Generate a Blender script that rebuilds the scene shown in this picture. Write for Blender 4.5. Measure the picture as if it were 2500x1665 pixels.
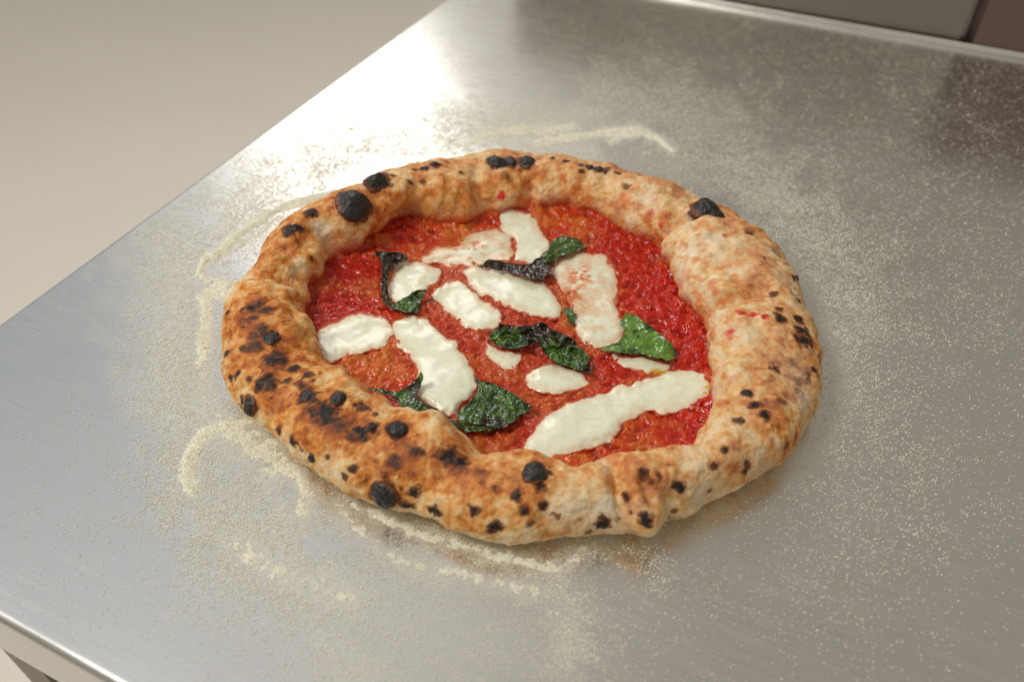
import bpy, math, random
import numpy as np

for o in list(bpy.data.objects):
    bpy.data.objects.remove(o)
scene = bpy.context.scene
COL = scene.collection
rng = np.random.default_rng(7)

# ------------------------------------------------------------------ camera
PITCH = math.radians(43.45)
FPX, CX, CY = 2020.0, 1250.0, 832.5           # focal length and centre in photo pixels (2500 wide)
HC = 0.315
CAM = np.array([0.0, -HC / math.tan(PITCH), HC])
FW = np.array([0, math.cos(PITCH), -math.sin(PITCH)])
UP = np.array([0, math.sin(PITCH), math.cos(PITCH)])
RT = np.array([1.0, 0, 0])
cd = bpy.data.cameras.new('camera')
cam = bpy.data.objects.new('camera', cd)
COL.objects.link(cam)
cam.location = CAM
cam.rotation_euler = (math.radians(90) - PITCH, 0, 0)
cd.sensor_width = 36
cd.lens = 36 * FPX / 2500
cd.clip_start = 0.01
cd.clip_end = 60
cd.dof.use_dof = True
cd.dof.focus_distance = 0.425
cd.dof.aperture_fstop = 6.0
scene.camera = cam

# ------------------------------------------------------------------ light
scene.view_settings.view_transform = 'Standard'
scene.view_settings.look = 'None'
scene.view_settings.gamma = 1
scene.view_settings.exposure = 0
world = bpy.data.worlds.new('World')
scene.world = world
world.use_nodes = True
wt = world.node_tree
wt.nodes.clear()


def dirv(az, el):
    a, e = math.radians(az), math.radians(el)
    return (math.sin(a) * math.cos(e), math.cos(a) * math.cos(e), math.sin(e))


def build_world():
    N, L = wt.nodes, wt.links
    out = N.new('ShaderNodeOutputWorld')
    bg = N.new('ShaderNodeBackground')
    L.new(bg.outputs[0], out.inputs[0])
    tc = N.new('ShaderNodeTexCoord')
    cur = None
    base = (0.315, 0.29, 0.245)
    # soft bright and tinted regions of the room, plus an added fill: azimuth, elevation, half-width inner/outer (deg), colour
    lobes = [(-44, 44, 5, 32, (-0.04, 0.03, 0.13)),
             (-34, 58, 3, 27, (0.36, 0.34, 0.30)),
             (-10, 31, 4, 24, (0.30, 0.295, 0.28)),
             (180, 38, 5, 60, (0.11, 0.107, 0.10)),  # added fill from behind the camera, lifts the floor and front crust
             (25, 14, 3, 30, (-0.08, -0.075, -0.07))]
    for az, el, i, o_, c in lobes:
        d = N.new('ShaderNodeVectorMath'); d.operation = 'DOT_PRODUCT'
        L.new(tc.outputs['Generated'], d.inputs[0])
        d.inputs[1].default_value = dirv(az, el)
        mr = N.new('ShaderNodeMapRange'); mr.interpolation_type = 'SMOOTHSTEP'
        L.new(d.outputs['Value'], mr.inputs[0])
        mr.inputs[1].default_value = math.cos(math.radians(o_))
        mr.inputs[2].default_value = math.cos(math.radians(i))
        sc = N.new('ShaderNodeVectorMath'); sc.operation = 'SCALE'
        sc.inputs[0].default_value = c
        L.new(mr.outputs[0], sc.inputs['Scale'])
        ad = N.new('ShaderNodeVectorMath'); ad.operation = 'ADD'
        if cur is None:
            ad.inputs[0].default_value = base
        else:
            L.new(cur, ad.inputs[0])
        L.new(sc.outputs[0], ad.inputs[1])
        cur = ad.outputs[0]
    L.new(cur, bg.inputs['Color'])
    bg.inputs['Strength'].default_value = 1.0


build_world()


def area(name, az, el, dist, w, h, radiance, col):
    ld = bpy.data.lights.new(name, 'AREA')
    ld.shape = 'RECTANGLE'
    ld.size, ld.size_y = w, h
    ld.energy = radiance * math.pi * w * h
    ld.color = col
    o = bpy.data.objects.new(name, ld)
    COL.objects.link(o)
    d = np.array(dirv(az, el))
    o.location = d * dist
    from mathutils import Vector
    o.rotation_euler = Vector(-d).to_track_quat('-Z', 'Y').to_euler()
    return o


area('window_light', -13, 31, 2.2, 0.50, 0.85, 4.8, (1.0, 0.98, 0.94))
area('ceiling_light', -98, 54, 2.2, 0.70, 0.70, 17.0, (1.0, 0.97, 0.92))


# ------------------------------------------------------------------ maths helpers
def unp(px, py, z=0.0):
    px = np.asarray(px, float); py = np.asarray(py, float); z = np.asarray(z, float)
    d = ((px - CX) / FPX)[..., None] * RT - ((py - CY) / FPX)[..., None] * UP + FW
    t = (z - CAM[2]) / d[..., 2]
    return CAM + t[..., None] * d


def proj(P):
    q = P - CAM
    w = q @ FW
    return np.stack([CX + FPX * (q @ RT) / w, CY - FPX * (q @ UP) / w], -1), w


def lin(c):
    c = np.asarray(c, float) / 255.0
    return np.where(c <= 0.04045, c / 12.92, ((c + 0.055) / 1.055) ** 2.4)


def hsh(ix, iy, iz, seed):
    h = (ix.astype(np.int64) * 374761393 + iy.astype(np.int64) * 668265263 + iz.astype(np.int64) * 2147483647 + seed * 1274126177) & 0xffffffff
    h = ((h ^ (h >> 13)) * 1274126177) & 0xffffffff
    h = ((h ^ (h >> 16)) * 2246822519) & 0xffffffff
    return ((h ^ (h >> 15)) & 0xffffff) / float(0xffffff)


_G = np.array([(1, 1, 0), (-1, 1, 0), (1, -1, 0), (-1, -1, 0), (1, 0, 1), (-1, 0, 1), (1, 0, -1), (-1, 0, -1),
               (0, 1, 1), (0, -1, 1), (0, 1, -1), (0, -1, -1), (1, 1, 0), (-1, 1, 0), (0, -1, 1), (0, -1, -1)], float)


def vnoise(P, cell, seed=0):
    """gradient noise, about -1..1"""
    Q = P / cell + seed * .137
    I = np.floor(Q); f = Q - I
    u = f * f * f * (f * (f * 6 - 15) + 10)
    I = I.astype(np.int64)
    r = 0
    for dx in (0, 1):
        wx = u[..., 0] if dx else 1 - u[..., 0]
        for dy in (0, 1):
            wy = u[..., 1] if dy else 1 - u[..., 1]
            for dz in (0, 1):
                wz = u[..., 2] if dz else 1 - u[..., 2]
                g = _G[(hsh(I[..., 0] + dx, I[..., 1] + dy, I[..., 2] + dz, seed) * 15.999).astype(int)]
                r = r + wx * wy * wz * (g[..., 0] * (f[..., 0] - dx) + g[..., 1] * (f[..., 1] - dy) + g[..., 2] * (f[..., 2] - dz))
    return r * 1.5


def fbm(P, cell, octs=4, seed=0, gain=0.5):
    r, a, s = 0, 1.0, 0
    for k in range(octs):
        r = r + a * vnoise(P + k * 3.17, cell / 2 ** k, seed + k * 17)
        s += a; a *= gain
    return r / s * 1.6


def worley(P, cell, seed=0, flat=False):
    """distance to nearest jittered point, in cells"""
    Q = P / cell
    I = np.floor(Q).astype(np.int64)
    best = np.full(Q.shape[:-1], 9.0)
    for dx in (-1, 0, 1):
        for dy in (-1, 0, 1):
            for dz in ((0,) if flat else (-1, 0, 1)):
                x, y, z = I[..., 0] + dx, I[..., 1] + dy, I[..., 2] * (0 if flat else 1) + dz
                px = x + hsh(x, y, z, seed); py = y + hsh(x, y, z, seed + 1)
                d = (Q[..., 0] - px) ** 2 + (Q[..., 1] - py) ** 2
                if not flat:
                    d = d + (Q[..., 2] - (z + hsh(x, y, z, seed + 2))) ** 2
                best = np.minimum(best, d)
    return np.sqrt(best)


def sstep(a, b, x):
    t = np.clip((x - a) / (b - a), 0, 1)
    return t * t * (3 - 2 * t)


def seg_dist(X, Y, poly, closed=False):
    """distance to a polyline; also arclength position"""
    poly = np.asarray(poly, float)
    n = len(poly)
    best = np.full(X.shape, 1e9); sa = np.zeros(X.shape); side = np.zeros(X.shape)
    acc = 0
    for i in range(n if closed else n - 1):
        a, b = poly[i], poly[(i + 1) % n]
        v = b - a; L2 = v @ v + 1e-12
        t = np.clip(((X - a[0]) * v[0] + (Y - a[1]) * v[1]) / L2, 0, 1)
        dx, dy = X - a[0] - t * v[0], Y - a[1] - t * v[1]
        d = np.hypot(dx, dy)
        m = d < best
        best = np.where(m, d, best)
        sa = np.where(m, acc + t * math.sqrt(L2), sa)
        side = np.where(m, np.sign(v[0] * dy - v[1] * dx), side)
        acc += math.sqrt(L2)
    return best, sa, side


def inside(X, Y, poly):
    poly = np.asarray(poly, float); n = len(poly)
    r = np.zeros(X.shape, bool)
    for i in range(n):
        x1, y1 = poly[i]; x2, y2 = poly[(i + 1) % n]
        c = ((y1 > Y) != (y2 > Y)) & (X < (x2 - x1) * (Y - y1) / (y2 - y1 + 1e-12) + x1)
        r ^= c
    return r


def smooth_poly(poly, it=2):
    p = np.asarray(poly, float)
    for _ in range(it):
        q = np.roll(p, -1, 0)
        p = np.stack([p * .75 + q * .25, p * .25 + q * .75], 1).reshape(-1, 2)
    return p


# ------------------------------------------------------------------ object helpers
def mesh_obj(name, V, Fq, mat, parent=None, smooth=True, attrs=None):
    """V (n,3) array, Fq (m,k) int array -> one mesh object"""
    me = bpy.data.meshes.new(name)
    V = np.ascontiguousarray(V, dtype=np.float32); Fq = np.ascontiguousarray(Fq, dtype=np.int32)
    k = Fq.shape[1]
    me.vertices.add(len(V)); me.vertices.foreach_set('co', V.ravel())
    me.loops.add(Fq.size); me.loops.foreach_set('vertex_index', Fq.ravel())
    me.polygons.add(len(Fq))
    me.polygons.foreach_set('loop_start', np.arange(0, Fq.size, k, dtype=np.int32))
    me.update(calc_edges=True)
    me.validate()
    if smooth:
        me.polygons.foreach_set('use_smooth', np.ones(len(me.polygons), bool))
    for an, av in (attrs or {}).items():
        if av.ndim == 2:
            a = me.attributes.new(an, 'FLOAT_COLOR', 'POINT')
            c = np.ones((len(V), 4), np.float32); c[:, :3] = av
            a.data.foreach_set('color', c.ravel())
        else:
            a = me.attributes.new(an, 'FLOAT', 'POINT')
            a.data.foreach_set('value', av.astype(np.float32))
    me.materials.append(mat)
    o = bpy.data.objects.new(name, me)
    COL.objects.link(o)
    if parent is not None:
        o.parent = parent
        o.matrix_parent_inverse = parent.matrix_basis.inverted()
    return o


def grid_faces(mask):
    """quads of a grid of vertices where all four corners are in mask; returns faces in compact numbering and the kept flat indices"""
    h, w = mask.shape
    ok = mask[:-1, :-1] & mask[1:, :-1] & mask[:-1, 1:] & mask[1:, 1:]
    i, j = np.nonzero(ok)
    a = i * w + j
    F = np.stack([a, a + w, a + w + 1, a + 1], 1)
    used, inv = np.unique(F, return_inverse=True)
    return inv.reshape(F.shape), used


def tag(o, label=None, cat=None, group=None, kind=None):
    if label: o['label'] = label
    if cat: o['category'] = cat
    if group: o['group'] = group
    if kind: o['kind'] = kind


def empty(name, loc, rz=0):
    o = bpy.data.objects.new(name, None)
    COL.objects.link(o)
    o.location = loc; o.rotation_euler.z = rz
    o.empty_display_size = 0.05
    return o


class Mat:
    def __init__(self, name):
        self.m = bpy.data.materials.new(name); self.m.use_nodes = True
        self.t = self.m.node_tree; self.t.nodes.clear()
        self.out = self.n('ShaderNodeOutputMaterial')
        self.b = self.n('ShaderNodeBsdfPrincipled')
        self.l(self.b.outputs[0], self.out.inputs[0])

    def n(self, t, **k):
        x = self.t.nodes.new(t)
        for a, b in k.items(): setattr(x, a, b)
        return x

    def l(self, a, b): self.t.links.new(a, b)

    def s(self, **k):
        for a, v in k.items():
            self.b.inputs[a.replace('_', ' ')].default_value = v

    def noise(self, scale, detail=3, rough=.5, vec=None):
        x = self.n('ShaderNodeTexNoise')
        x.inputs['Scale'].default_value = scale
        x.inputs['Detail'].default_value = detail
        x.inputs['Roughness'].default_value = rough
        if vec is None:
            g = self.n('ShaderNodeNewGeometry'); vec = g.outputs['Position']
        self.l(vec, x.inputs['Vector'])
        return x.outputs['Fac']

    def maprange(self, v, a, b, c, d):
        x = self.n('ShaderNodeMapRange')
        self.l(v, x.inputs[0])
        for i, k in enumerate((a, b, c, d)): x.inputs[i + 1].default_value = k
        return x.outputs[0]

    def bump(self, h, dist, strength=1.0, prev=None):
        x = self.n('ShaderNodeBump')
        x.inputs['Strength'].default_value = strength
        x.inputs['Distance'].default_value = dist
        self.l(h, x.inputs['Height'])
        if prev: self.l(prev, x.inputs['Normal'])
        return x.outputs[0]

    def attr(self, name, out='Color'):
        x = self.n('ShaderNodeAttribute', attribute_name=name)
        return x.outputs[out]

    def scalecol(self, col, fac):
        x = self.n('ShaderNodeVectorMath', operation='SCALE')
        self.l(col, x.inputs[0]); self.l(fac, x.inputs['Scale'])
        return x.outputs[0]


# ------------------------------------------------------------------ materials
def m_steel(name, base=(0.76, 0.745, 0.72), rough=0.26, film=False):
    M = Mat(name)
    g = M.n('ShaderNodeNewGeometry')
    mp = M.n('ShaderNodeMapping'); mp.vector_type = 'TEXTURE'
    mp.inputs['Rotation'].default_value = (0, 0, math.radians(-25.6))
    mp.inputs['Scale'].default_value = (0.045, 0.0012, 0.0012)
    M.l(g.outputs['Position'], mp.inputs['Vector'])
    streak = M.noise(1.0, 3, .6, mp.outputs[0])
    mp2 = M.n('ShaderNodeMapping'); mp2.vector_type = 'TEXTURE'
    mp2.inputs['Rotation'].default_value = (0, 0, math.radians(-25.6))
    mp2.inputs['Scale'].default_value = (0.35, 0.006, 0.006)
    M.l(g.outputs['Position'], mp2.inputs['Vector'])
    streak2 = M.noise(1.0, 2, .5, mp2.outputs[0])
    M.s(Metallic=1.0, Anisotropic=0.55)
    tg = M.n('ShaderNodeCombineXYZ')
    tg.inputs[0].default_value = math.cos(math.radians(-25.6)); tg.inputs[1].default_value = math.sin(math.radians(-25.6))
    M.l(tg.outputs[0], M.b.inputs['Tangent'])
    r = M.maprange(streak, .3, .7, rough - .03, rough + .04)
    mix = M.n('ShaderNodeMath', operation='ADD')
    M.l(r, mix.inputs[0]); M.l(M.maprange(streak2, .3, .7, -.015, .015), mix.inputs[1])
    sc = M.maprange(streak, .25, .75, .97, 1.025)
    rgb = M.n('ShaderNodeRGB'); rgb.outputs[0].default_value = (*base, 1)
    col = M.scalecol(rgb.outputs[0], sc)
    M.l(col, M.b.inputs['Base Color'])
    sm = M.noise(9, 4, .6)
    mx2 = M.n('ShaderNodeMath', operation='ADD')
    M.l(mix.outputs[0], mx2.inputs[0]); M.l(M.maprange(sm, .35, .65, -.02, .04), mx2.inputs[1])
    M.l(mx2.outputs[0], M.b.inputs['Roughness'])
    M.l(M.bump(streak, .000012, .5), M.b.inputs['Normal'])
    if film:
        # thin dusting of flour: real patches of powder that cover the metal
        f = M.attr('film', 'Fac')
        n1 = M.noise(2600, 1, .5); n2 = M.noise(260, 3, .6)
        hf = M.n('ShaderNodeMath', operation='MULTIPLY'); M.l(M.maprange(n2, .3, .7, .45, 1.3), hf.inputs[0]); M.l(f, hf.inputs[1])
        h2 = M.n('ShaderNodeMath', operation='MULTIPLY'); M.l(M.maprange(n1, .35, .65, .55, 1.3), h2.inputs[0]); M.l(hf.outputs[0], h2.inputs[1])
        fac = M.maprange(h2.outputs[0], .0, .85, 0, .95)
        d = M.n('ShaderNodeBsdfDiffuse'); d.inputs[0].default_value = (*lin((236, 234, 220)), 1)
        ms = M.n('ShaderNodeMixShader')
        M.l(fac, ms.inputs[0]); M.l(M.b.outputs[0], ms.inputs[1]); M.l(d.outputs[0], ms.inputs[2])
        M.l(ms.outputs[0], M.out.inputs[0])
    return M.m


def m_simple(name, rgb, rough=.6, var=.12, scale=40, bump=0.0, bscale=300):
    M = Mat(name)
    c = M.n('ShaderNodeRGB'); c.outputs[0].default_value = (*lin(rgb), 1)
    M.l(M.scalecol(c.outputs[0], M.maprange(M.noise(scale, 4), .3, .7, 1 - var, 1 + var)), M.b.inputs['Base Color'])
    M.s(Roughness=rough)
    if bump: M.l(M.bump(M.noise(bscale, 4), bump), M.b.inputs['Normal'])
    return M.m


def m_crust():
    M = Mat('baked_dough')
    col = M.attr('Col')
    n = M.noise(900, 5, .65)
    n2 = M.noise(260, 4, .6)
    c = M.scalecol(M.scalecol(col, M.maprange(n, .25, .75, .86, 1.14)), M.maprange(n2, .3, .7, .92, 1.08))
    M.l(c, M.b.inputs['Base Color'])
    M.l(M.attr('rough', 'Fac'), M.b.inputs['Roughness'])
    M.s(**{'Specular_IOR_Level': .35, 'Subsurface_Weight': .08, 'Subsurface_Scale': .002})
    b = M.bump(n, .00018, .7)
    M.l(M.bump(n2, .0006, .6, b), M.b.inputs['Normal'])
    return M.m


def m_char():
    M = Mat('charred_dough')
    n = M.noise(450, 5, .65); n2 = M.noise(1600, 3)
    r = M.n('ShaderNodeValToRGB')
    r.color_ramp.elements[0].position = .38; r.color_ramp.elements[0].color = (.008, .007, .0065, 1)
    r.color_ramp.elements[1].position = .75; r.color_ramp.elements[1].color = (.045, .038, .034, 1)
    M.l(n, r.inputs[0])
    # the rim of each blister is brown where it meets the dough
    e = M.attr('edge', 'Fac')
    mx = M.n('ShaderNodeMix', data_type='RGBA')
    M.l(e, mx.inputs['Factor']); M.l(r.outputs[0], mx.inputs['A'])
    mx.inputs['B'].default_value = (*lin((120, 66, 32)), 1)
    M.l(mx.outputs['Result'], M.b.inputs['Base Color'])
    M.s(Roughness=.40)
    M.l(M.bump(n2, .0002, .6, M.bump(n, .0006, .7)), M.b.inputs['Normal'])
    return M.m


def m_sauce():
    M = Mat('tomato_sauce')
    n = M.noise(700, 4, .6); n2 = M.noise(210, 4, .6)
    M.l(M.scalecol(M.scalecol(M.attr('Col'), M.maprange(n, .25, .75, .9, 1.1)), M.maprange(n2, .3, .7, .85, 1.15)), M.b.inputs['Base Color'])
    n5 = M.noise(75, 3, .5)
    M.l(M.maprange(n5, .38, .62, .09, .38), M.b.inputs['Roughness'])
    M.s(**{'Specular_IOR_Level': .38, 'Subsurface_Weight': .1, 'Subsurface_Scale': .0012})
    M.b.inputs['Subsurface Radius'].default_value = (1, .25, .1)
    M.l(M.bump(n2, .0004, .35), M.b.inputs['Normal'])
    return M.m


def m_cheese():
    M = Mat('melted_mozzarella')
    n = M.noise(330, 4, .6); n2 = M.noise(1300, 3)
    mp = M.n('ShaderNodeMapping'); mp.inputs['Scale'].default_value = (1, 2.6, 1); mp.inputs['Rotation'].default_value = (0, 0, .5)
    g = M.n('ShaderNodeNewGeometry'); M.l(g.outputs['Position'], mp.inputs[0])
    n3 = M.noise(190, 3, .55, mp.outputs[0])
    M.l(M.scalecol(M.attr('Col'), M.maprange(n, .3, .7, .95, 1.05)), M.b.inputs['Base Color'])
    M.l(M.maprange(n, .35, .65, .22, .42), M.b.inputs['Roughness'])
    M.s(**{'Specular_IOR_Level': .45, 'Subsurface_Weight': .35, 'Subsurface_Scale': .003, 'Coat_Weight': .35, 'Coat_Roughness': .14})
    M.b.inputs['Subsurface Radius'].default_value = (1, .85, .55)
    M.l(M.bump(n3, .0002, .22), M.b.inputs['Normal'])
    return M.m


def m_leaf():
    M = Mat('basil')
    n = M.noise(180, 3, .5); n2 = M.noise(70, 3)
    M.l(M.scalecol(M.attr('Col'), M.maprange(n, .3, .7, .88, 1.12)), M.b.inputs['Base Color'])
    M.l(M.maprange(n2, .35, .65, .16, .34), M.b.inputs['Roughness'])
    M.s(**{'Specular_IOR_Level': .55, 'Coat_Weight': .22, 'Coat_Roughness': .16})
    M.l(M.bump(n2, .0003, .3), M.b.inputs['Normal'])
    return M.m


def m_flour(name, rgb):
    M = Mat(name)
    n = M.noise(1500, 3, .7)
    c = M.n('ShaderNodeRGB'); c.outputs[0].default_value = (*lin(rgb), 1)
    M.l(M.scalecol(c.outputs[0], M.maprange(n, .3, .7, .82, 1.15)), M.b.inputs['Base Color'])
    M.s(Roughness=.9, **{'Specular_IOR_Level': .2})
    M.l(M.bump(n, .0003, .5), M.b.inputs['Normal'])
    return M.m


STEEL = m_steel('brushed_steel')
STEELF = m_steel('floured_brushed_steel', film=True)
CRUST, CHAR, SAUCE, CHEESE, LEAF = m_crust(), m_char(), m_sauce(), m_cheese(), m_leaf()
SEMO = m_flour('semolina', (238, 234, 214))
GRAIN = m_flour('flour_grain', (246, 243, 228))

# ------------------------------------------------------------------ flour layout (photo-traced strokes, evaluated on the table plane)
# polyline, half width (px), film, grains, ridge height (mm)
STROKES = [
    ([(850, 466), (760, 486), (690, 508), (625, 540), (575, 580), (545, 612), (500, 640), (485, 672), (520, 692), (575, 705)], 13, .55, .6, 1.7),
    ([(560, 718), (520, 714), (500, 725), (504, 770), (497, 830), (490, 885)], 20, .5, .7, .75),
    ([(500, 900), (485, 960), (520, 1010), (560, 1050)], 34, .4, .7, .25),
    ([(548, 1042), (505, 1055), (478, 1082), (460, 1120), (456, 1160), (470, 1195)], 18, .6, .9, 1.5),
    ([(560, 1050), (620, 1090), (670, 1125)], 42, .5, .95, .75),
    ([(690, 1130), (730, 1165), (752, 1200), (738, 1240)], 24, .5, .95, .95),
    ([(690, 1130), (660, 1200), (700, 1260)], 24, .3, .7, .2),
    ([(430, 1110), (440, 1190), (420, 1240)], 34, .25, .6, 0),
    ([(860, 1232), (940, 1264), (1010, 1300), (1080, 1322), (1180, 1345), (1290, 1372), (1350, 1384), (1400, 1366), (1445, 1325)], 22, .3, 1.0, .45),
    ([(1180, 1352), (1290, 1380), (1350, 1392), (1392, 1374)], 12, .45, .95, .55),
    ([(830, 1240), (900, 1310), (955, 1350), (1020, 1385), (1120, 1400), (1230, 1425), (1310, 1438)], 26, .3, .95, .36),
    ([(960, 1362), (1030, 1385)], 18, .35, .9, .5),
    ([(560, 1320), (620, 1365), (700, 1405), (780, 1432), (850, 1462)], 34, .42, .95, .36),
    ([(640, 1400), (740, 1480), (820, 1560), (860, 1640)], 70, .18, .42, 0),
    ([(900, 1500), (1100, 1580), (1380, 1560)], 90, .08, .22, 0),
    ([(1360, 1430), (1370, 1520), (1385, 1610)], 50, .18, .5, 0),
    ([(1560, 1330), (1600, 1420)], 40, .0, .3, 0),
    ([(500, 1270), (620, 1300), (700, 1290)], 60, .3, .6, 0),
    ([(1310, 350), (1370, 338), (1440, 330), (1500, 322), (1565, 322), (1590, 335)], 11, .6, .7, 1.3),
    ([(1490, 348), (1520, 330), (1580, 322), (1610, 340), (1640, 368)], 10, .6, .7, 1.1),
    ([(1120, 352), (1180, 335), (1240, 318), (1310, 316), (1400, 312)], 17, .5, .7, .55),
    ([(1160, 358), (1320, 350), (1440, 370)], 26, .34, .5, .1),
    ([(1180, 290), (1320, 300), (1440, 280)], 40, .14, .3, 0),
    ([(1480, 240), (1620, 250), (1760, 330), (1880, 460), (1960, 540)], 75, .06, .16, 0),
    ([(1640, 400), (1760, 430), (1900, 500)], 34, .08, .2, 0),
    ([(1960, 560), (2060, 640), (2090, 760)], 75, .03, .20, 0),
    ([(2160, 300), (2300, 500), (2380, 760)], 150, .0, .035, 0),
    ([(2060, 780), (2050, 900), (2020, 1050)], 80, .04, .2, 0),
    ([(2100, 1000), (2200, 1180), (2050, 1320)], 120, .0, .10, 0),
    ([(780, 430), (900, 385), (1010, 345), (1100, 330)], 62, .32, .45, 0),
    ([(600, 560), (680, 540), (760, 520)], 45, .52, .4, 0),
    ([(600, 500), (720, 430), (820, 370)], 80, .26, .3, 0),
    ([(420, 640), (430, 760), (420, 900), (440, 1010)], 80, .34, .45, 0),
    ([(520, 1180), (600, 1240), (560, 1400)], 90, .2, .4, 0),
]


def flour_fields(X, Y):
    """X, Y in photo pixels of the table plane -> film, grain density, ridge height (mm)"""
    film = np.full(X.shape, .02); gr = np.full(X.shape, .0075); rid = np.zeros(X.shape)
    P = np.stack([X, Y, X * 0], -1)
    wob = 1 + .45 * fbm(P, 60, 3, 41)
    # every so often the sprinkle is denser
    gr *= 1 + 2.2 * sstep(.0, .8, fbm(P, 190, 3, 12))
    for pl, w, f, g, r in STROKES:
        d, s, _ = seg_dist(X, Y, pl)
        q = d / (w * wob)
        film = np.maximum(film, f * np.exp(-(q / 1.5) ** 2))
        gr = gr + g * np.exp(-(q / 1.25) ** 2) * .8 + g * .10 * np.exp(-q / 1.8)
        if r:
            rid = np.maximum(rid, r * np.exp(-(q / .75) ** 2))
    return film, np.clip(gr, 0, 1), rid


# ------------------------------------------------------------------ table
ANG = math.radians(64.45)
E1 = np.array([math.cos(ANG), math.sin(ANG), 0])            # along the left edge, away from the viewer
E2 = np.array([math.sin(ANG), -math.cos(ANG), 0])           # along the front edge, to the right
pL = unp(500, 425); pF = unp(135, 1592); pB = unp(2100, 77)
corner = E1 * (pF @ E1) + E2 * (pL @ E2)
DEPTH = float((pB - pF) @ E1); WIDTH = 1.5


def T(u, v, z=0.0):
    """table coordinates: u right along the front edge, v to the back"""
    return corner + np.asarray(u)[..., None] * E2 + np.asarray(v)[..., None] * E1 + np.asarray(z)[..., None] * np.array([0, 0, 1.])


table = empty('prep_table', tuple(corner + np.array([0, 0, -.86])), 0)
tag(table, 'brushed stainless steel work table dusted with semolina under the pizza', 'table')
bpy.context.view_layer.update()

R = 0.0035
nu, nv = 520, 300
uu = np.r_[np.linspace(R, .95, 440), np.linspace(.95, WIDTH - R, 41)[1:]]
vv = np.linspace(R, DEPTH - .006, nv)
U, Vv = np.meshgrid(uu, vv)
PT = T(U, Vv, 0 * U)
pp, ww = proj(PT)
ok = ww > .05
film, _, _ = flour_fields(np.where(ok, pp[..., 0], -9999), np.where(ok, pp[..., 1], 9999))
Fc, used = grid_faces(np.ones(U.shape, bool))
mesh_obj('tabletop', PT.reshape(-1, 3)[used], Fc[:, ::-1], STEELF, table, attrs={'film': film.ravel()[used]})


def sweep(name, prof, path_len, place, mat, parent):
    """prof: list of (offset, z); place(s, offset, z)->point"""
    n = len(prof)
    ss = np.linspace(0, path_len, 40)
    V = np.array([place(s, o, z) for s in ss for o, z in prof])
    F_ = [(i * n + j, i * n + j + 1, (i + 1) * n + j + 1, (i + 1) * n + j) for i in range(len(ss) - 1) for j in range(n - 1)]
    return mesh_obj(name, V, np.array(F_), mat, parent)


arc = [(R - R * math.sin(a), -R + R * math.cos(a)) for a in np.linspace(0, math.pi / 2, 9)]
rim = arc + [(0, -.012), (0, -.048), (.0008, -.0495), (.0025, -.05), (.014, -.05)]
# front and left folded edges meet in a mitred corner
n = len(rim)
path = [(lambda o: (WIDTH, o)), (lambda o: (o, o)), (lambda o: (o, DEPTH + .02))]
V = np.array([T(np.array(pt(o)[0]), np.array(pt(o)[1]), np.array(z)) for pt in path for o, z in rim])
Fr = [(i * n + j, i * n + j + 1, (i + 1) * n + j + 1, (i + 1) * n + j) for i in range(2) for j in range(n - 1)]
mesh_obj('folded_edge', V, np.array(Fr), STEEL, table)
# rolled bead along the back edge
cove = [(DEPTH - .006 + .006 * math.sin(a), .002 - .002 * math.cos(a)) for a in np.linspace(0, math.pi / 2, 8)]
cove += [(DEPTH + .002 - .002 * math.cos(a), .0032 + .002 * math.sin(a)) for a in np.linspace(0, math.pi, 12)] + [(DEPTH + .004, -.05)]
sweep('rolled_edge', cove, WIDTH, lambda s, o, z: T(np.array(s), np.array(o), np.array(z)), STEEL, table)


def box(name, c, half, mat, parent=None, axes=(E2, E1), bevel=.002):
    import bmesh
    bm = bmesh.new()
    bmesh.ops.create_cube(bm, size=2)
    for v in bm.verts:
        p = np.array(c) + axes[0] * v.co.x * half[0] + axes[1] * v.co.y * half[1] + np.array([0, 0, 1.]) * v.co.z * half[2]
        v.co = p
    if bevel: bmesh.ops.bevel(bm, geom=bm.edges[:], offset=bevel, segments=2, affect='EDGES')
    bmesh.ops.recalc_face_normals(bm, faces=bm.faces[:])
    me = bpy.data.meshes.new(name); bm.to_mesh(me); bm.free(); me.materials.append(mat)
    o = bpy.data.objects.new(name, me); COL.objects.link(o)
    if parent is not None:
        o.parent = parent; o.matrix_parent_inverse = parent.matrix_basis.inverted()
    return o


LEGM = m_simple('dull_steel', (122, 110, 100), .45)
for (u, v) in ((.045, .04), (WIDTH - .04, .04), (.045, DEPTH - .05), (WIDTH - .04, DEPTH - .05)):
    box('table_leg', T(np.array(u), np.array(v), np.array(-.4505)), (.02, .02, .4005), LEGM, table, bevel=.003)

uq = float((unp(2345, 120) - corner) @ E2)
PANELM = m_steel('dull_wall_steel', (.31, .285, .25), .42)
up0 = float((unp(1238, -62) - corner) @ E2)
pn = box('splash_panel', T(np.array((uq + up0) / 2), np.array(DEPTH + .016), np.array(-.05)), ((uq - up0) / 2, .009, .155), PANELM, bevel=.003)
tag(pn, 'low grey steel panel behind the back edge of the table', 'panel')
cb = box('cabinet', T(np.array(uq + .36), np.array(DEPTH + .25), np.array(-.37)), (.364, .246, .49), m_simple('maroon_enamel', (104, 83, 76), .5, .1, 6), bevel=.012)
tag(cb, 'dark maroon cabinet standing behind the far right corner of the table', 'cabinet')
FLOORM = m_simple('floor_paint', (242, 235, 224), .7, .02, 3)
S = 9.0
Vf = np.array([(-S, -S, -.86), (S, -S, -.86), (S, S, -.86), (-S, S, -.86)])
fl = mesh_obj('floor', Vf, np.array([[0, 1, 2, 3]]), FLOORM, smooth=False)
tag(fl, kind='structure')
bpy.context.view_layer.update()

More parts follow.
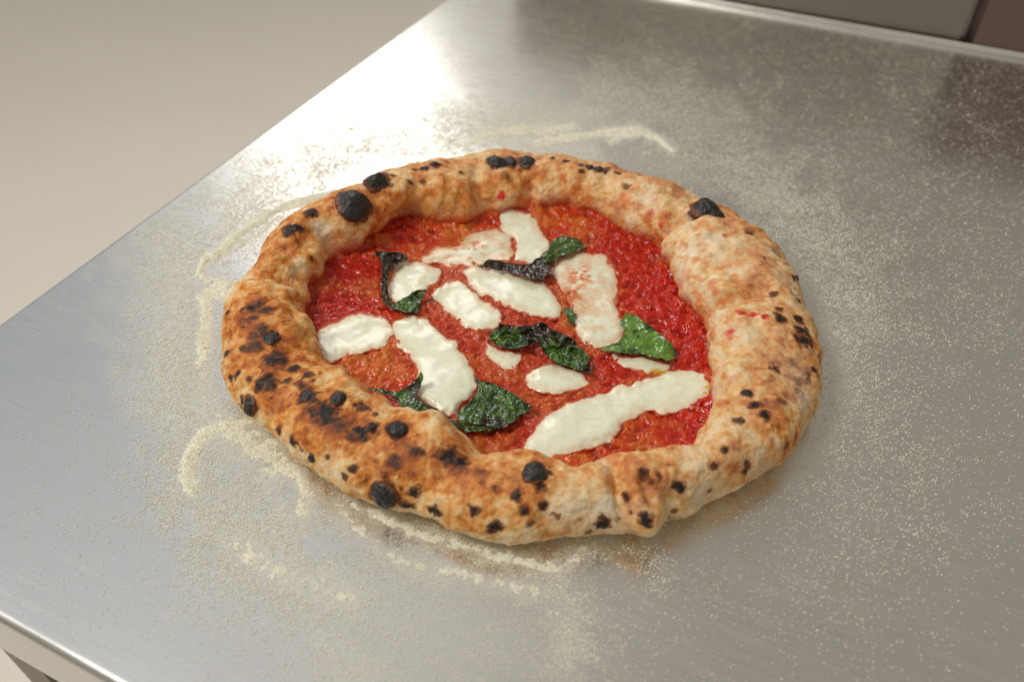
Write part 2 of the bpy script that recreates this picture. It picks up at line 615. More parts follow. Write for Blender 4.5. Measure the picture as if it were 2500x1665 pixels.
# ------------------------------------------------------------------ pizza crust
C0 = np.array([0.0, 0.011])
RO = [1602, 1615, 1628, 1628, 1598, 1563, 1538, 1551, 1544, 1511, 1492, 1472, 1451, 1464, 1499, 1493, 1488, 1477, 1473, 1464, 1427, 1405, 1427, 1447, 1465, 1477, 1507, 1531, 1537, 1562, 1561, 1547, 1533, 1522, 1511, 1479, 1444, 1414, 1399, 1391, 1387, 1389, 1389, 1396, 1425, 1440, 1445, 1442, 1460, 1499, 1514, 1530, 1551, 1590, 1624, 1635, 1639, 1626, 1612, 1601]
RI = [1025, 1004, 994, 998, 1028, 1061, 1079, 1077, 1066, 1071, 1094, 1101, 1105, 1077, 1008, 1020, 1005, 956, 910, 951, 1064, 1137, 1108, 1094, 1112, 1168, 1191, 1183, 1183, 1175, 1163, 1124, 1079, 1056, 1040, 1013, 995, 989, 987, 976, 946, 906, 914, 1002, 1058, 1087, 1079, 1136, 1176, 1182, 1245, 1296, 1291, 1259, 1209, 1168, 1121, 1066, 1049, 1042]
HK = [(0, .033), (30, .033), (60, .030), (90, .032), (120, .034), (150, .034), (180, .032), (210, .030), (240, .029), (270, .028), (300, .027), (330, .030), (360, .033)]


def percub(tab, th):
    n = len(tab); t = (th / (2 * np.pi) * n) % n
    i = np.floor(t).astype(int); f = t - i
    p = np.array(tab, float)
    a, b, c, d = p[(i - 1) % n], p[i % n], p[(i + 1) % n], p[(i + 2) % n]
    return ((-a + 3 * b - 3 * c + d) / 6 * f ** 3 + (a - 2 * b + c) / 2 * f ** 2 + (c - a) / 2 * f + (a + 4 * b + c) / 6) * 1e-4


def Rout(th): return percub(RO, th)
def Rinn(th): return percub(RI, th)
def Hh(th): return np.interp(np.degrees(th) % 360, [k[0] for k in HK], [k[1] for k in HK])


def zmac(x, y):
    """smooth height of the dough base and sauce inside the rim"""
    dx, dy = x - C0[0], y - C0[1]
    th = np.arctan2(dy, dx); r = np.hypot(dx, dy)
    q = r / Rinn(th)
    P = np.stack([x, y, x * 0], -1)
    return .0075 + .0012 * fbm(P, .035, 2, 90) + .0030 * sstep(.86, 1.12, q)


pizza = empty('pizza', (C0[0], C0[1], 0))
tag(pizza, 'round margherita pizza with a puffed charred crust on a steel table', 'pizza')
bpy.context.view_layer.update()

NT, NP = 1900, 230
th = np.linspace(0, 2 * np.pi, NT, endpoint=False)[:, None]
ph = np.linspace(0, 2 * np.pi, NP, endpoint=False)[None, :]
ro, ri, hh = Rout(th), Rinn(th), Hh(th)
Rc, A = (ro + ri) / 2, (ro - ri) / 2
cr, sr = np.cos(ph), np.sin(ph)
rr = Rc + A * cr
zz = .45 * hh + .55 * hh * sr
nr, nz = cr / A, sr / (.55 * hh)
nl = np.hypot(nr, nz); nr, nz = nr / nl, nz / nl
CP = np.stack([C0[0] + rr * np.cos(th), C0[1] + rr * np.sin(th), zz + 0 * th], -1)
CN = np.stack([nr * np.cos(th), nr * np.sin(th), nz + 0 * th], -1)

uv0, w0 = proj(CP)


def pick(px, py, P=None, uv=None, w=None):
    """frontmost crust point seen at photo pixel"""
    P = CP if P is None else P; uv = uv0 if uv is None else uv; w = w0 if w is None else w
    d = np.hypot(uv[..., 0] - px, uv[..., 1] - py)
    rad = max(5.0, d.min() + 3)
    m = d < rad
    idx = np.nonzero(m)
    k = np.argmin(w[idx])
    return P[idx[0][k], idx[1][k]], CN[idx[0][k], idx[1][k]]


# bulges (+) and creases (-): list of pixels, radius mm, height mm
SHAPE = [([(1240, 440), (1240, 480)], 9, 3.2), ([(1300, 430), (1300, 500)], 5, -2.6), ([(1165, 420), (1180, 500)], 7, -2.2),
         ([(1080, 450)], 14, 2.2), ([(960, 480)], 13, 1.6), ([(1400, 450)], 13, 1.4), ([(1560, 490)], 14, 2.2),
         ([(1690, 520), (1650, 540), (1615, 570)], 5, -2.6), ([(1480, 440), (1470, 500)], 7, -1.2),
         ([(1700, 620)], 17, 2.2), ([(1860, 700), (1800, 720), (1740, 740), (1715, 765)], 5, -2.4), ([(1790, 830)], 18, 1.6),
         ([(1730, 900), (1760, 960)], 8, -1.2), ([(1790, 1000)], 16, 1.0),
         ([(610, 660), (670, 660), (730, 690)], 6, -1.6), ([(700, 610)], 12, 1.5), ([(745, 700)], 8, 2.0), ([(780, 560), (810, 600)], 6, -1.5),
         ([(640, 800)], 16, 1.0), ([(870, 540)], 14, 1.6), ([(900, 590)], 7, -1.5),
         ([(1120, 1040), (1180, 1080)], 7, -1.6), ([(1060, 1060)], 12, 2.0), ([(1380, 1120)], 10, -1.0),
         ([(1500, 1130), (1510, 1180), (1525, 1240)], 4, -2.2), ([(1575, 1255)], 7, 3.2), ([(1545, 1230), (1570, 1275)], 5, 1.6),
         ([(1570, 1170), (1585, 1220)], 3, -1.6), ([(1640, 1220), (1640, 1270)], 5, -1.6), ([(1560, 1140)], 9, 1.6),
         ([(1450, 1240)], 9, -1.0), ([(850, 1080)], 16, .8), ([(1180, 1200)], 18, .8)]
disp = np.zeros(rr.shape)
for pl, rad, hgt in SHAPE:
    pts = []
    for k in range(len(pl)):
        pts.append(pick(*pl[k])[0])
        if k + 1 < len(pl):
            for t in np.arange(.1, 1, .1):
                pts.append(pick(pl[k][0] * (1 - t) + pl[k + 1][0] * t, pl[k][1] * (1 - t) + pl[k + 1][1] * t)[0])
    dm = np.full(rr.shape, 1e9)
    for q in pts: dm = np.minimum(dm, ((CP - q) ** 2).sum(-1))
    disp += (2.2 if hgt < 0 else 1.6) * hgt * 1e-3 * np.exp(-dm / ((rad if hgt > 0 else rad * .8) * 1e-3) ** 2)
low = sstep(.0, .010, CP[..., 2])
bil = np.clip(1 - 1.5 * worley(CP + .004 * fbm(CP, .02, 2, 14)[..., None], .040, 11) ** 2, -.6, 1)
bil2 = np.clip(1 - 1.5 * worley(CP + .002 * fbm(CP, .01, 2, 15)[..., None], .015, 12) ** 2, -.6, 1)
disp += low * (.0042 * (bil - .35) + .0009 * (bil2 - .3) + .0010 * fbm(CP, .022, 3, 3) + .0005 * fbm(CP, .007, 3, 5) + .00025 * fbm(CP, .0022, 3, 8))
disp += low * .0026 * fbm(CP, .018, 2, 44) * sstep(0, -.7, cr + 0 * th)
# small blisters all over the dough
bl = sstep(.5, .15, worley(CP, .009, 21)) * sstep(.1, .7, fbm(CP, .03, 2, 77))
disp += low * .0009 * bl
CP = CP + CN * disp[..., None]
CP[..., 2] = np.maximum(CP[..., 2], .0006 + 0 * CP[..., 2])
uv1, w1 = proj(CP)

# colour of the dough
f1, f2, f3 = fbm(CP, .020, 4, 31), fbm(CP, .006, 4, 33), fbm(CP, .0022, 3, 35)
top = np.clip(CN[..., 2], -1, 1)
outer = np.clip(cr + 0 * th, -1, 1)
f4 = fbm(CP, .0011, 2, 36)
toast = .25 + .20 * f1 + .26 * f2 + .13 * f3 + .03 * f4 + .12 * top + .10 * bil2


def splat(px, py, rpx, aspect=None):
    q, nn = pick(px, py, CP, uv1, w1)
    scale = ((q - CAM) @ FW) / FPX
    return np.sqrt(((CP - q) ** 2).sum(-1)) / (rpx * scale)


BROWN = [(625, 755, 62, .42), (660, 850, 80, .40), (700, 930, 75, .42), (790, 1010, 75, .48), (880, 1060, 70, .48), (960, 1110, 75, .48), (1060, 1130, 80, .36),
         (1180, 1170, 80, .34), (1290, 1200, 70, .32), (1060, 1200, 70, .22), (690, 590, 45, .28), (870, 470, 55, .22), (1050, 430, 60, .12), (1240, 410, 45, .12),
         (1400, 410, 70, .12), (1870, 690, 45, .20), (1910, 760, 45, .22), (1860, 930, 70, .26), (1840, 1000, 55, .22), (1880, 860, 40, .14),
         (1560, 1170, 38, .16), (1570, 1262, 26, .30), (1530, 1210, 20, .3), (1450, 1150, 50, .18), (1800, 1110, 50, .08), (1230, 440, 30, .15)]
for x, y, r, s in BROWN:
    toast += .55 * s * np.exp(-splat(x, y, r) ** 2)
PALE = [(1700, 620, 70, .30), (1780, 800, 60, .26), (1560, 500, 50, .24), (1380, 450, 40, .10), (1390, 1230, 55, .42), (1480, 1240, 35, .55), (1600, 1270, 30, .1),
        (780, 555, 22, .5), (740, 650, 22, .3), (610, 1020, 40, .35), (700, 1110, 36, .25), (820, 1160, 45, .25), (930, 1110, 26, .2), (1690, 1190, 70, .18), (1740, 950, 45, .26),
        (1160, 430, 26, .2), (620, 940, 24, .25), (1800, 900, 26, .12), (585, 830, 26, .12), (1240, 1290, 90, .3), (1050, 1230, 60, .22), (1780, 1060, 60, .18)]
toast -= .17 * (.5 + .5 * np.cos(th - .1)) * sstep(.6, -.5, cr + 0 * th)
for x, y, r, s in PALE:
    toast -= s * np.exp(-splat(x, y, r) ** 2)
toast -= .22 * sstep(.016, .004, CP[..., 2]) * (outer > 0)
SPOT = [(638, 798, 14, .9), (679, 874, 23, 1.1), (750, 962, 20, 1.2), (791, 1005, 27, 1.2), (882, 1050, 19, 1.2), (906, 1044, 15, 1.2), (860, 1060, 12, .8), (1011, 1098, 15, .85), (1028, 1101, 8, .7),
        (1095, 1110, 22, 1.0), (1122, 1122, 18, 1.0), (961, 1128, 14, .8), (955, 1112, 9, .6), (1014, 1207, 13, 1.0), (996, 1239, 13, 1.1), (1057, 1250, 13, 1.1), (1152, 1248, 13, 1.1),
        (1211, 1291, 14, 1.1), (1259, 1209, 11, 1.1), (1263, 1192, 7, .8), (1282, 1248, 10, .9), (636, 932, 15, 1.1), (662, 926, 16, 1.1), (652, 940, 11, .9), (700, 925, 9, .9), (735, 935, 12, .9),
        (577, 914, 9, 1.1), (607, 923, 9, .8), (718, 896, 12, 1.0), (750, 912, 11, .9), (768, 925, 8, .8), (618, 841, 18, .85), (597, 846, 10, .7), (626, 818, 14, .8), (617, 746, 16, .9), (651, 752, 14, .8), (634, 737, 10, .8),
        (620, 772, 12, .7), (590, 750, 7, .8), (882, 991, 15, 1.0), (868, 985, 8, .9), (918, 1009, 8, .8), (835, 1035, 14, .8), (815, 1022, 16, .8), (773, 1018, 12, .7), (709, 1082, 12, 1.2), (677, 1050, 9, 1.1),
        (857, 1141, 10, 1.1), (838, 1163, 9, .7), (796, 1117, 6, .7), (1961, 806, 17, 1.1), (1966, 830, 17, 1.1), (1953, 775, 10, 1.0), (1907, 773, 13, 1.0), (1905, 750, 10, .8), (1886, 715, 8, .7),
        (1895, 899, 10, 1.0), (1880, 892, 6, .8), (1821, 957, 11, 1.1), (1846, 988, 11, 1.0), (1869, 1007, 12, 1.0), (1801, 1022, 11, .95), (1770, 1092, 9, .9), (1828, 1140, 11, .8), (1820, 1155, 10, .9), (1748, 1136, 9, .7),
        (1907, 973, 14, .5), (1572, 1157, 13, .85), (1660, 1190, 14, 1.1), (1652, 1196, 8, 1.0), (1476, 1282, 16, 1.2), (1525, 1211, 10, .9), (1570, 1272, 14, 1.2), (1536, 1251, 5, .9), (1317, 1179, 10, .9),
        (1281, 1249, 9, 1.0), (1330, 1237, 11, .9), (1299, 1282, 10, .7), (1422, 416, 7, .8), (1525, 455, 9, .6), (1830, 564, 9, .8), (710, 558, 14, 1.2), (725, 552, 11, 1.2), (700, 565, 9, 1.0), (758, 514, 12, 1.1), (1004, 440, 6, .8),
        (1033, 442, 7, .8), (1128, 418, 6, .8), (1242, 425, 12, .35), (840, 520, 7, .7), (766, 632, 6, .9), (1380, 389, 7, 1.), (1416, 398, 7, 1.), (1438, 402, 8, 1.1), (1456, 407, 9, 1.1), (1478, 411, 8, 1.1), (1507, 419, 6, 1.), (1348, 382, 6, .9),
        (1065, 400, 11, 1.1), (1037, 404, 9, 1.1), (1015, 410, 6, .9), (960, 425, 8, .8), (551, 857, 8, 1.2), (552, 760, 6, 1.1), (561, 919, 7, 1.1), (586, 980, 10, 1.1), (1296, 1160, 14, .7), (1340, 1150, 11, .7), (1990, 900, 6, 1), (1954, 730, 6, 1), (1940, 672, 8, 1)]
char = np.zeros(rr.shape)
jit = .50 * fbm(CP, .0045, 3, 51) + .30 * f3 + .15 * f4
for x, y, r, s in SPOT:
    q = splat(x, y, r * 1.15)
    char = np.maximum(char, s * (1 - sstep(.10, 1.75, q + jit)))
BLH = [(868, 489, 38), (920, 432, 28), (1213, 388, 21), (1245, 388, 17), (1285, 388, 19), (1722, 500, 34), (661, 816, 19), (607, 988, 21), (828, 963, 18), (973, 1039, 24), (939, 1200, 32), (1308, 1140, 27)]
for x, y, r in BLH:
    char = np.maximum(char, .62 * (1 - sstep(.75, 1.55, splat(x, y + r * .2, r) + .5 * jit)))
# leopard speckle where the dough is toasted
wl = worley(CP + .002 * np.stack([f2, f1, f3], -1), .0068, 61)
sp = (1 - sstep(.14, .46, wl + .26 * f3)) * sstep(.38, .72, toast) * sstep(-.3, .4, fbm(CP, .013, 2, 66))
char = np.maximum(char, sp * .72)
wl3 = worley(CP + .0015 * np.stack([f3, f2, f1], -1), .0050, 68)
char = np.maximum(char, (1 - sstep(.10, .34, wl3 + .2 * f4)) * .66 * sstep(.33, .6, toast) * sstep(.0, .5, fbm(CP, .011, 2, 69)) * (np.cos(th - 3.9) > -.2))
wl2 = worley(CP, .0105, 63)
char = np.maximum(char, (1 - sstep(.10, .30, wl2 + .12 * f3)) * .45 * (outer > .2) * sstep(-.1, .4, fbm(CP, .02, 2, 67)) * (CP[..., 2] < .022))
stops = np.array([-.3, .05, .28, .5, .75, 1.05])
pal = lin([(238, 224, 198), (234, 206, 160), (226, 176, 110), (210, 130, 52), (168, 86, 32), (96, 48, 24)])
colr = np.stack([np.interp(toast, stops, pal[:, k]) for k in range(3)], -1)


def mixc(c, rgb, f):
    return c + (lin(rgb) - c) * np.clip(f, 0, 1)[..., None]


# sauce stains climbing the inner wall and splashes
inn = sstep(.1, -.8, cr + 0 * th)
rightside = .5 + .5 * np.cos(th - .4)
stain = sstep(.024, .007, CP[..., 2] + .004 * f2 + .003 * f1) * inn
colr = mixc(colr, (196, 70, 34), stain * .85 * (.45 + .55 * sstep(-.3, .4, f1)))
foot = sstep(.0165, .009, CP[..., 2] + .003 * f2 + .002 * f3) * inn
colr = mixc(colr, (190, 56, 26), foot * .9)
colr = mixc(colr, (214, 120, 70), inn * .55 * rightside * sstep(.15, .7, f2 + .4 * f1))
pinky = sstep(.2, .9, fbm(CP, .012, 3, 83)) * inn
colr = mixc(colr, (205, 92, 52), pinky * .5)
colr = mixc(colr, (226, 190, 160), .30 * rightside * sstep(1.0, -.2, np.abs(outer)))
OIL = [(1100, 500, 45), (1190, 470, 22), (1040, 520, 30), (1270, 450, 16), (800, 850, 40), (1500, 540, 30)]
for x, y, r in OIL:
    colr = mixc(colr, (196, 128, 44), .55 * np.exp(-splat(x, y, r) ** 2))
RED = [(1229, 482, 13, 1), (1227, 468, 9, 1), (1800, 757, 10, 1), (1818, 760, 13, 1), (1836, 764, 13, 1), (1850, 762, 7, .8), (1869, 768, 11, 1), (1780, 808, 13, 1), (1784, 823, 8, .7), (1770, 570, 9, .8), (1693, 632, 10, .6), (1735, 690, 14, .6), (1742, 712, 13, .6), (1585, 517, 12, .8), (1610, 548, 9, .9),
       (1600, 485, 12, .4), (1380, 480, 14, .5), (1660, 480, 8, .4), (973, 480, 11, .5), (1700, 570, 9, .5), (1805, 640, 10, .3), (1620, 600, 10, .5), (1645, 590, 8, .6)]
wet = np.zeros(rr.shape)
for x, y, r, s in RED:
    q = 1 - sstep(.45, 1.15, splat(x, y, r) + .4 * f3 + .25 * f2)
    colr = mixc(colr, (205, 42, 22) if s > .75 else (216, 96, 40), q * s); wet = np.maximum(wet, q * s)
# flour left on the outside
dust = sstep(.1, 1.0, outer) * sstep(.0, .7, fbm(CP, .014, 3, 71) + .5 * f3) * (.25 + .75 * sstep(-.3, .7, np.cos(th - .15)))
for x, y, r, s in [(1950, 900, 50, .6), (1930, 680, 45, .6), (1960, 960, 40, .6), (1830, 1120, 50, .3), (1390, 1220, 50, .4), (1900, 620, 40, .5), (1480, 1240, 40, .5)]:
    dust += s * np.exp(-splat(x, y, r) ** 2)
colr = mixc(colr, (205, 186, 160), .6 * dust)
scorch = sstep(.1, .7, f2 + .5 * f1) * np.exp(-splat(1935, 930, 75) ** 2)
colr = mixc(colr, (92, 66, 46), .65 * scorch)
scorch2 = sstep(.0, .6, f2 + .5 * f3) * np.exp(-splat(1915, 620, 65) ** 2)
colr = mixc(colr, (110, 84, 62), .5 * scorch2)
colr = mixc(colr, (120, 66, 34), sstep(.04, .42, char) * .9)
colr = mixc(colr, (60, 36, 26), sstep(.34, .88, char))
colr = mixc(colr, (28, 22, 21), sstep(.70, 1.12, char))
rough = np.clip(.62 - .35 * wet - .12 * stain - .1 * sstep(.5, 1, char), .2, 1)
# char swells a little
CP2 = CP + CN * (.0004 * sstep(.3, 1.0, char))[..., None]
ii, jj = np.meshgrid(np.arange(NT), np.arange(NP), indexing='ij')
a = ii * NP + jj; b_ = ((ii + 1) % NT) * NP + jj; c_ = ((ii + 1) % NT) * NP + (jj + 1) % NP; d_ = ii * NP + (jj + 1) % NP
crust = mesh_obj('crust', CP2.reshape(-1, 3), np.stack([a, b_, c_, d_], -1).reshape(-1, 4), CRUST, pizza,
                 attrs={'Col': colr.reshape(-1, 3), 'rough': rough.ravel()})

# charred blisters: px, py, radius px, height factor, pointedness
BL = [(868, 489, 39, .85, 0), (920, 434, 28, 1.1, .7), (1213, 388, 21, .8, 0), (1245, 388, 17, .7, 0), (1285, 388, 19, .8, 0), (1722, 500, 32, .95, .3), (1750, 515, 19, .6, 0), (1693, 512, 18, .5, 0),
      (661, 816, 19, .7, 0), (607, 988, 21, .9, 0), (828, 963, 18, .8, 0), (973, 1039, 25, .85, 0), (939, 1200, 33, .85, 0), (757, 1115, 14, .8, 0),
      (1308, 1140, 27, .85, 0), (745, 958, 15, .5, 0), (1065, 397, 9, .9, 0), (1440, 402, 8, .8, 0), (1462, 407, 9, .7, 0), (1951, 676, 8, .9, 0), (551, 858, 7, 1, 0)]
import bmesh
for k, (px, py, rp, hf, pt) in enumerate(BL):
    q, nn = pick(px, py + rp * .25, CP2, uv1, w1)
    rad = rp * ((q - CAM) @ FW) / FPX
    bm = bmesh.new(); bmesh.ops.create_icosphere(bm, subdivisions=5, radius=1)
    S_ = np.array([v.co[:] for v in bm.verts]); Fi = np.array([[v.index for v in f.verts] for f in bm.faces]); bm.free()
    nn = nn / np.linalg.norm(nn)
    t1 = np.cross(nn, (0, 0, 1.)); t1 /= np.linalg.norm(t1) + 1e-9; t2 = np.cross(nn, t1)
    off = k * 3.7
    nzs = 1 + .20 * fbm(S_ + off, 1.3, 2, 5) + .05 * fbm(S_ + off, .45, 2, 9) - .07 * np.exp(-(vnoise(S_ + off, .6, 19) / .12) ** 2)
    L3 = S_ * nzs[:, None]
    up_ = L3[:, 2]
    if pt: L3 = L3 * np.stack([1 - .45 * pt * np.clip(up_, 0, 1), 1 - .45 * pt * np.clip(up_, 0, 1), 1 + .25 * pt * np.clip(up_, 0, 1)], -1)
    flare = 1 + .3 * np.clip(.4 - up_, 0, .5)
    G = q + rad * (L3[:, 0:1] * flare[:, None] * t1 + L3[:, 1:2] * flare[:, None] * t2 + (L3[:, 2:3] * hf * .78 - .08) * nn)
    edge = sstep(.34, -.05, up_ + .10 * fbm(S_ + off, .5, 2, 3)) * .9
    o = mesh_obj('charred_blister', G, Fi, CHAR, crust, attrs={'edge': edge})
    o.matrix_parent_inverse = crust.matrix_world.inverted() @ crust.matrix_world  # crust sits at its parent's frame
    o.parent = crust
    o.matrix_parent_inverse = (pizza.matrix_basis @ crust.matrix_parent_inverse).inverted()

def c5(L): return [(700 + x / 2.24, 480 + y / 2.24) for x, y in L]


MOZZ = [
    # outline, thickness mm, stain 0..1, label
    ([(1155, 50), (1200, 75), (1310, 90), (1340, 110), (1380, 170), (1430, 250), (1425, 300), (1370, 345), (1320, 370), (1270, 365), (1240, 340), (1258, 280), (1235, 220), (1180, 190), (1155, 150)], 2.0, .05),
    ([(720, 330), (850, 280), (950, 262), (1000, 205), (1100, 180), (1200, 195), (1236, 240), (1245, 300), (1240, 345), (1100, 345), (1000, 390), (900, 378), (830, 365), (760, 365)], 1.2, .62),
    ([(600, 380), (650, 355), (760, 370), (840, 380), (850, 420), (830, 470), (780, 500), (740, 520), (680, 560), (620, 600), (565, 580), (550, 470)], 1.9, .05),
    ([(955, 385), (1060, 385), (1150, 400), (1300, 440), (1400, 470), (1470, 530), (1512, 600), (1500, 660), (1440, 672), (1330, 640), (1230, 600), (1120, 560), (1030, 520), (980, 450), (950, 410)], 2.2, .02),
    ([(815, 500), (880, 460), (950, 458), (990, 500), (1060, 560), (1130, 600), (1185, 650), (1175, 700), (1095, 748), (1030, 735), (960, 690), (880, 650), (830, 590), (800, 540)], 2.2, .02),
    ([(1440, 400), (1480, 350), (1540, 315), (1650, 310), (1750, 328), (1785, 400), (1805, 500), (1805, 620), (1830, 680), (1842, 740), (1832, 785), (1760, 822), (1680, 830), (1610, 795), (1570, 710), (1580, 630), (1560, 560), (1500, 500), (1450, 440)], 1.7, .5),
    ([(150, 740), (250, 690), (350, 650), (430, 635), (520, 650), (565, 690), (590, 760), (550, 805), (440, 850), (330, 870), (250, 905), (200, 880), (165, 810)], 2.3, .03),
    ([(565, 690), (640, 648), (715, 655), (800, 720), (900, 780), (955, 850), (1005, 930), (1052, 1010), (1035, 1090), (960, 1140), (925, 1215), (850, 1185), (760, 1135), (700, 1105), (722, 1000), (710, 920), (640, 840), (580, 780)], 2.6, .0),
    ([(1075, 790), (1120, 830), (1200, 850), (1285, 862), (1288, 900), (1240, 932), (1170, 950), (1105, 900)], 1.3, .10),
    ([(1305, 975), (1380, 922), (1480, 922), (1560, 955), (1655, 990), (1655, 1032), (1570, 1072), (1450, 1078), (1340, 1052), (1302, 1015)], 2.2, .0),
    ([(1780, 865), (1880, 880), (2000, 890), (2090, 905), (2110, 925), (2060, 960), (1960, 968), (1870, 932), (1815, 902)], 1.4, .05),
    ([(1285, 1405), (1335, 1300), (1400, 1228), (1500, 1150), (1600, 1108), (1700, 1088), (1800, 1048), (1950, 998), (2100, 950), (2200, 948), (2290, 985), (2315, 1050), (2285, 1112), (2180, 1165), (2090, 1190), (1990, 1162), (1930, 1200), (1850, 1235), (1795, 1300), (1755, 1352), (1620, 1392), (1500, 1412), (1430, 1435), (1350, 1425)], 2.6, .0),
    ([(430, 1095), (480, 1085), (530, 1100), (520, 1140), (460, 1150)], .7, .45),
]
STAINS = [((1600, 430), 60, .9), ((1560, 540), 45, 1.0), ((1650, 560), 40, .5), ((1620, 600), 60, .6), ((1760, 560), 60, .45), ((1720, 350), 40, .3), ((1020, 290), 60, .8), ((900, 300), 50, .7), ((1150, 300), 40, .35), ((1080, 210), 50, .5), ((820, 350), 40, .3), ((560, 700), 18, .8), ((545, 640), 20, .8), ((2010, 950), 34, .0)]


# ------------------------------------------------------------------ sauce
step = .00052
xs = np.arange(-.135, .135, step); ys = np.arange(-.125, .145, step)
X, Y = np.meshgrid(xs, ys)
thg = np.arctan2(Y - C0[1], X - C0[0]); rg = np.hypot(X - C0[0], Y - C0[1])
mask = rg < Rinn(thg) + .007
P2 = np.stack([X, Y, 0 * X], -1)
a1, a2, a3 = fbm(P2, .022, 3, 101), fbm(P2, .0065, 4, 102), fbm(P2, .0025, 3, 103)
lump = np.clip(1 - worley(P2 + .0012 * np.stack([a2, a3, 0 * a2], -1), .0048, 104, True) * 1.25, 0, 1)
lump2 = np.clip(1 - worley(P2 + .0008 * np.stack([a3, a2, 0 * a2], -1), .0024, 107, True) * 1.3, 0, 1)
big = sstep(-.3, .6, a1 + .6 * a2)
chunk = np.clip(1 - 1.3 * worley(P2 + .003 * np.stack([a2, a1, 0 * a2], -1), .0085, 109, True) ** 2, 0, 1)
wp = P2 + .004 * np.stack([a2, a1, 0 * a2], -1)
pulp = fbm(wp, .0050, 3, 131)
pulp2 = 1 - np.abs(fbm(wp * np.array([1, 1.5, 1]), .0036, 2, 133)) * 2
zs = zmac(X, Y) + .0005 * a2 + .0009 * chunk * sstep(-.2, .7, -a1 + .4 * a2) + .0010 * pulp + .0005 * pulp2 * big + .0011 * lump * sstep(.1, .8, a2 + a1) + .0012 * sstep(.80, 1.1, rg / Rinn(thg)) * (1 + fbm(P2, .009, 2, 140))
sc = np.zeros(X.shape + (3,)) + lin((188, 36, 14))
sc = mixc(sc, (134, 12, 6), .85 * sstep(.05, .8, -pulp))
sc = mixc(sc, (206, 58, 26), .85 * sstep(.15, .8, pulp + .3 * lump))
sc = mixc(sc, (206, 98, 34), .75 * sstep(.1, .8, a1 + .6 * a2))
sc = mixc(sc, (216, 122, 78), .65 * sstep(.55, 1.0, pulp + .5 * lump) * sstep(-.1, .7, fbm(P2, .012, 2, 119)))
(_u, _w) = proj(np.stack([X, Y, zmac(X, Y)], -1))
for x, y, r, rgb, s_ in [(1180, 760, 130, (188, 84, 46), .8), (1330, 900, 120, (176, 70, 36), .7), (1240, 1040, 90, (172, 56, 30), .6), (1050, 700, 70, (180, 76, 40), .6),
                     (800, 720, 75, (142, 18, 10), .6), (860, 650, 60, (150, 20, 12), .5), (1000, 560, 40, (150, 14, 10), .7), (1500, 600, 70, (172, 20, 10), .6), (1620, 740, 90, (184, 22, 14), .8),
                     (1690, 880, 60, (184, 24, 14), .8), (1640, 1040, 90, (182, 34, 20), .6), (1180, 1080, 50, (150, 22, 14), .5)]:
    sc = mixc(sc, rgb, s_ * np.exp(-((_u[..., 0] - x) ** 2 + (_u[..., 1] - y) ** 2) / r ** 2) * (.45 + .55 * sstep(-.5, .5, pulp)))
# the sauce is pressed flat under the melted cheese
for pl_, t_, s_ in MOZZ:
    q_ = smooth_poly(c5(pl_), 2)
    bx = (_u[..., 0] > q_[:, 0].min()) & (_u[..., 0] < q_[:, 0].max()) & (_u[..., 1] > q_[:, 1].min()) & (_u[..., 1] < q_[:, 1].max())
    ux, uy = _u[..., 0][bx], _u[..., 1][bx]
    dd = seg_dist(ux, uy, q_, True)[0] * inside(ux, uy, q_)
    zs[bx] -= .0016 * sstep(0, 14, dd)
# oily orange patches and cooked-down rims
for x, y, r, s in [(860, 880, 60, .8), (960, 900, 40, .5), (880, 960, 45, .9), (1390, 790, 26, .8), (1330, 520, 45, .5), (1420, 560, 40, .5), (1170, 1110, 60, .7), (1500, 1060, 40, .3), (1120, 560, 50, .8), (1400, 1120, 60, .5), (1040, 520, 30, .8),
                   (1100, 720, 40, .4), (1330, 700, 30, .5), (1290, 960, 30, .3), (1360, 740, 30, .7), (1010, 640, 40, .5), (1150, 640, 45, .5), (1420, 930, 35, .5), (940, 860, 40, .7), (1330, 1000, 40, .4), (1580, 1090, 40, .5)]:
    g = np.exp(-((_u[..., 0] - x) ** 2 + (_u[..., 1] - y) ** 2) / r ** 2) * s
    sc = mixc(sc, (216, 128, 52), g * (.55 + .45 * sstep(-.4, .5, a2)))
for x, y, r in [(1600, 903, 20), (1614, 908, 14), (1728, 952, 12)]:
    g = np.exp(-((_u[..., 0] - x) ** 2 + ((_u[..., 1] - y) * 1.8) ** 2) / r ** 2)
    sc = mixc(sc, (206, 160, 40), g * 1.2)
Fs, used = grid_faces(mask)
sauce = mesh_obj('tomato_sauce', np.stack([X, Y, zs], -1).reshape(-1, 3)[used], Fs, SAUCE, pizza, attrs={'Col': sc.reshape(-1, 3)[used]})
# dough disc under the sauce
tb = np.linspace(0, 2 * np.pi, 240, endpoint=False)
rb = Rinn(tb) + .012
Vb = [(C0[0], C0[1], .001)] + [(C0[0] + r * math.cos(t), C0[1] + r * math.sin(t), .001) for r, t in zip(rb, tb)]
Vb += [(C0[0], C0[1], .0045)] + [(C0[0] + r * math.cos(t), C0[1] + r * math.sin(t), .0045) for r, t in zip(rb, tb)]
Fb = [(0, 1 + (i + 1) % 240, 1 + i) for i in range(240)] + [(241, 242 + i, 242 + (i + 1) % 240) for i in range(240)]
mesh_obj('dough_base', np.array(Vb), np.array(Fb), m_simple('pale_dough', (222, 190, 142), .8), pizza)


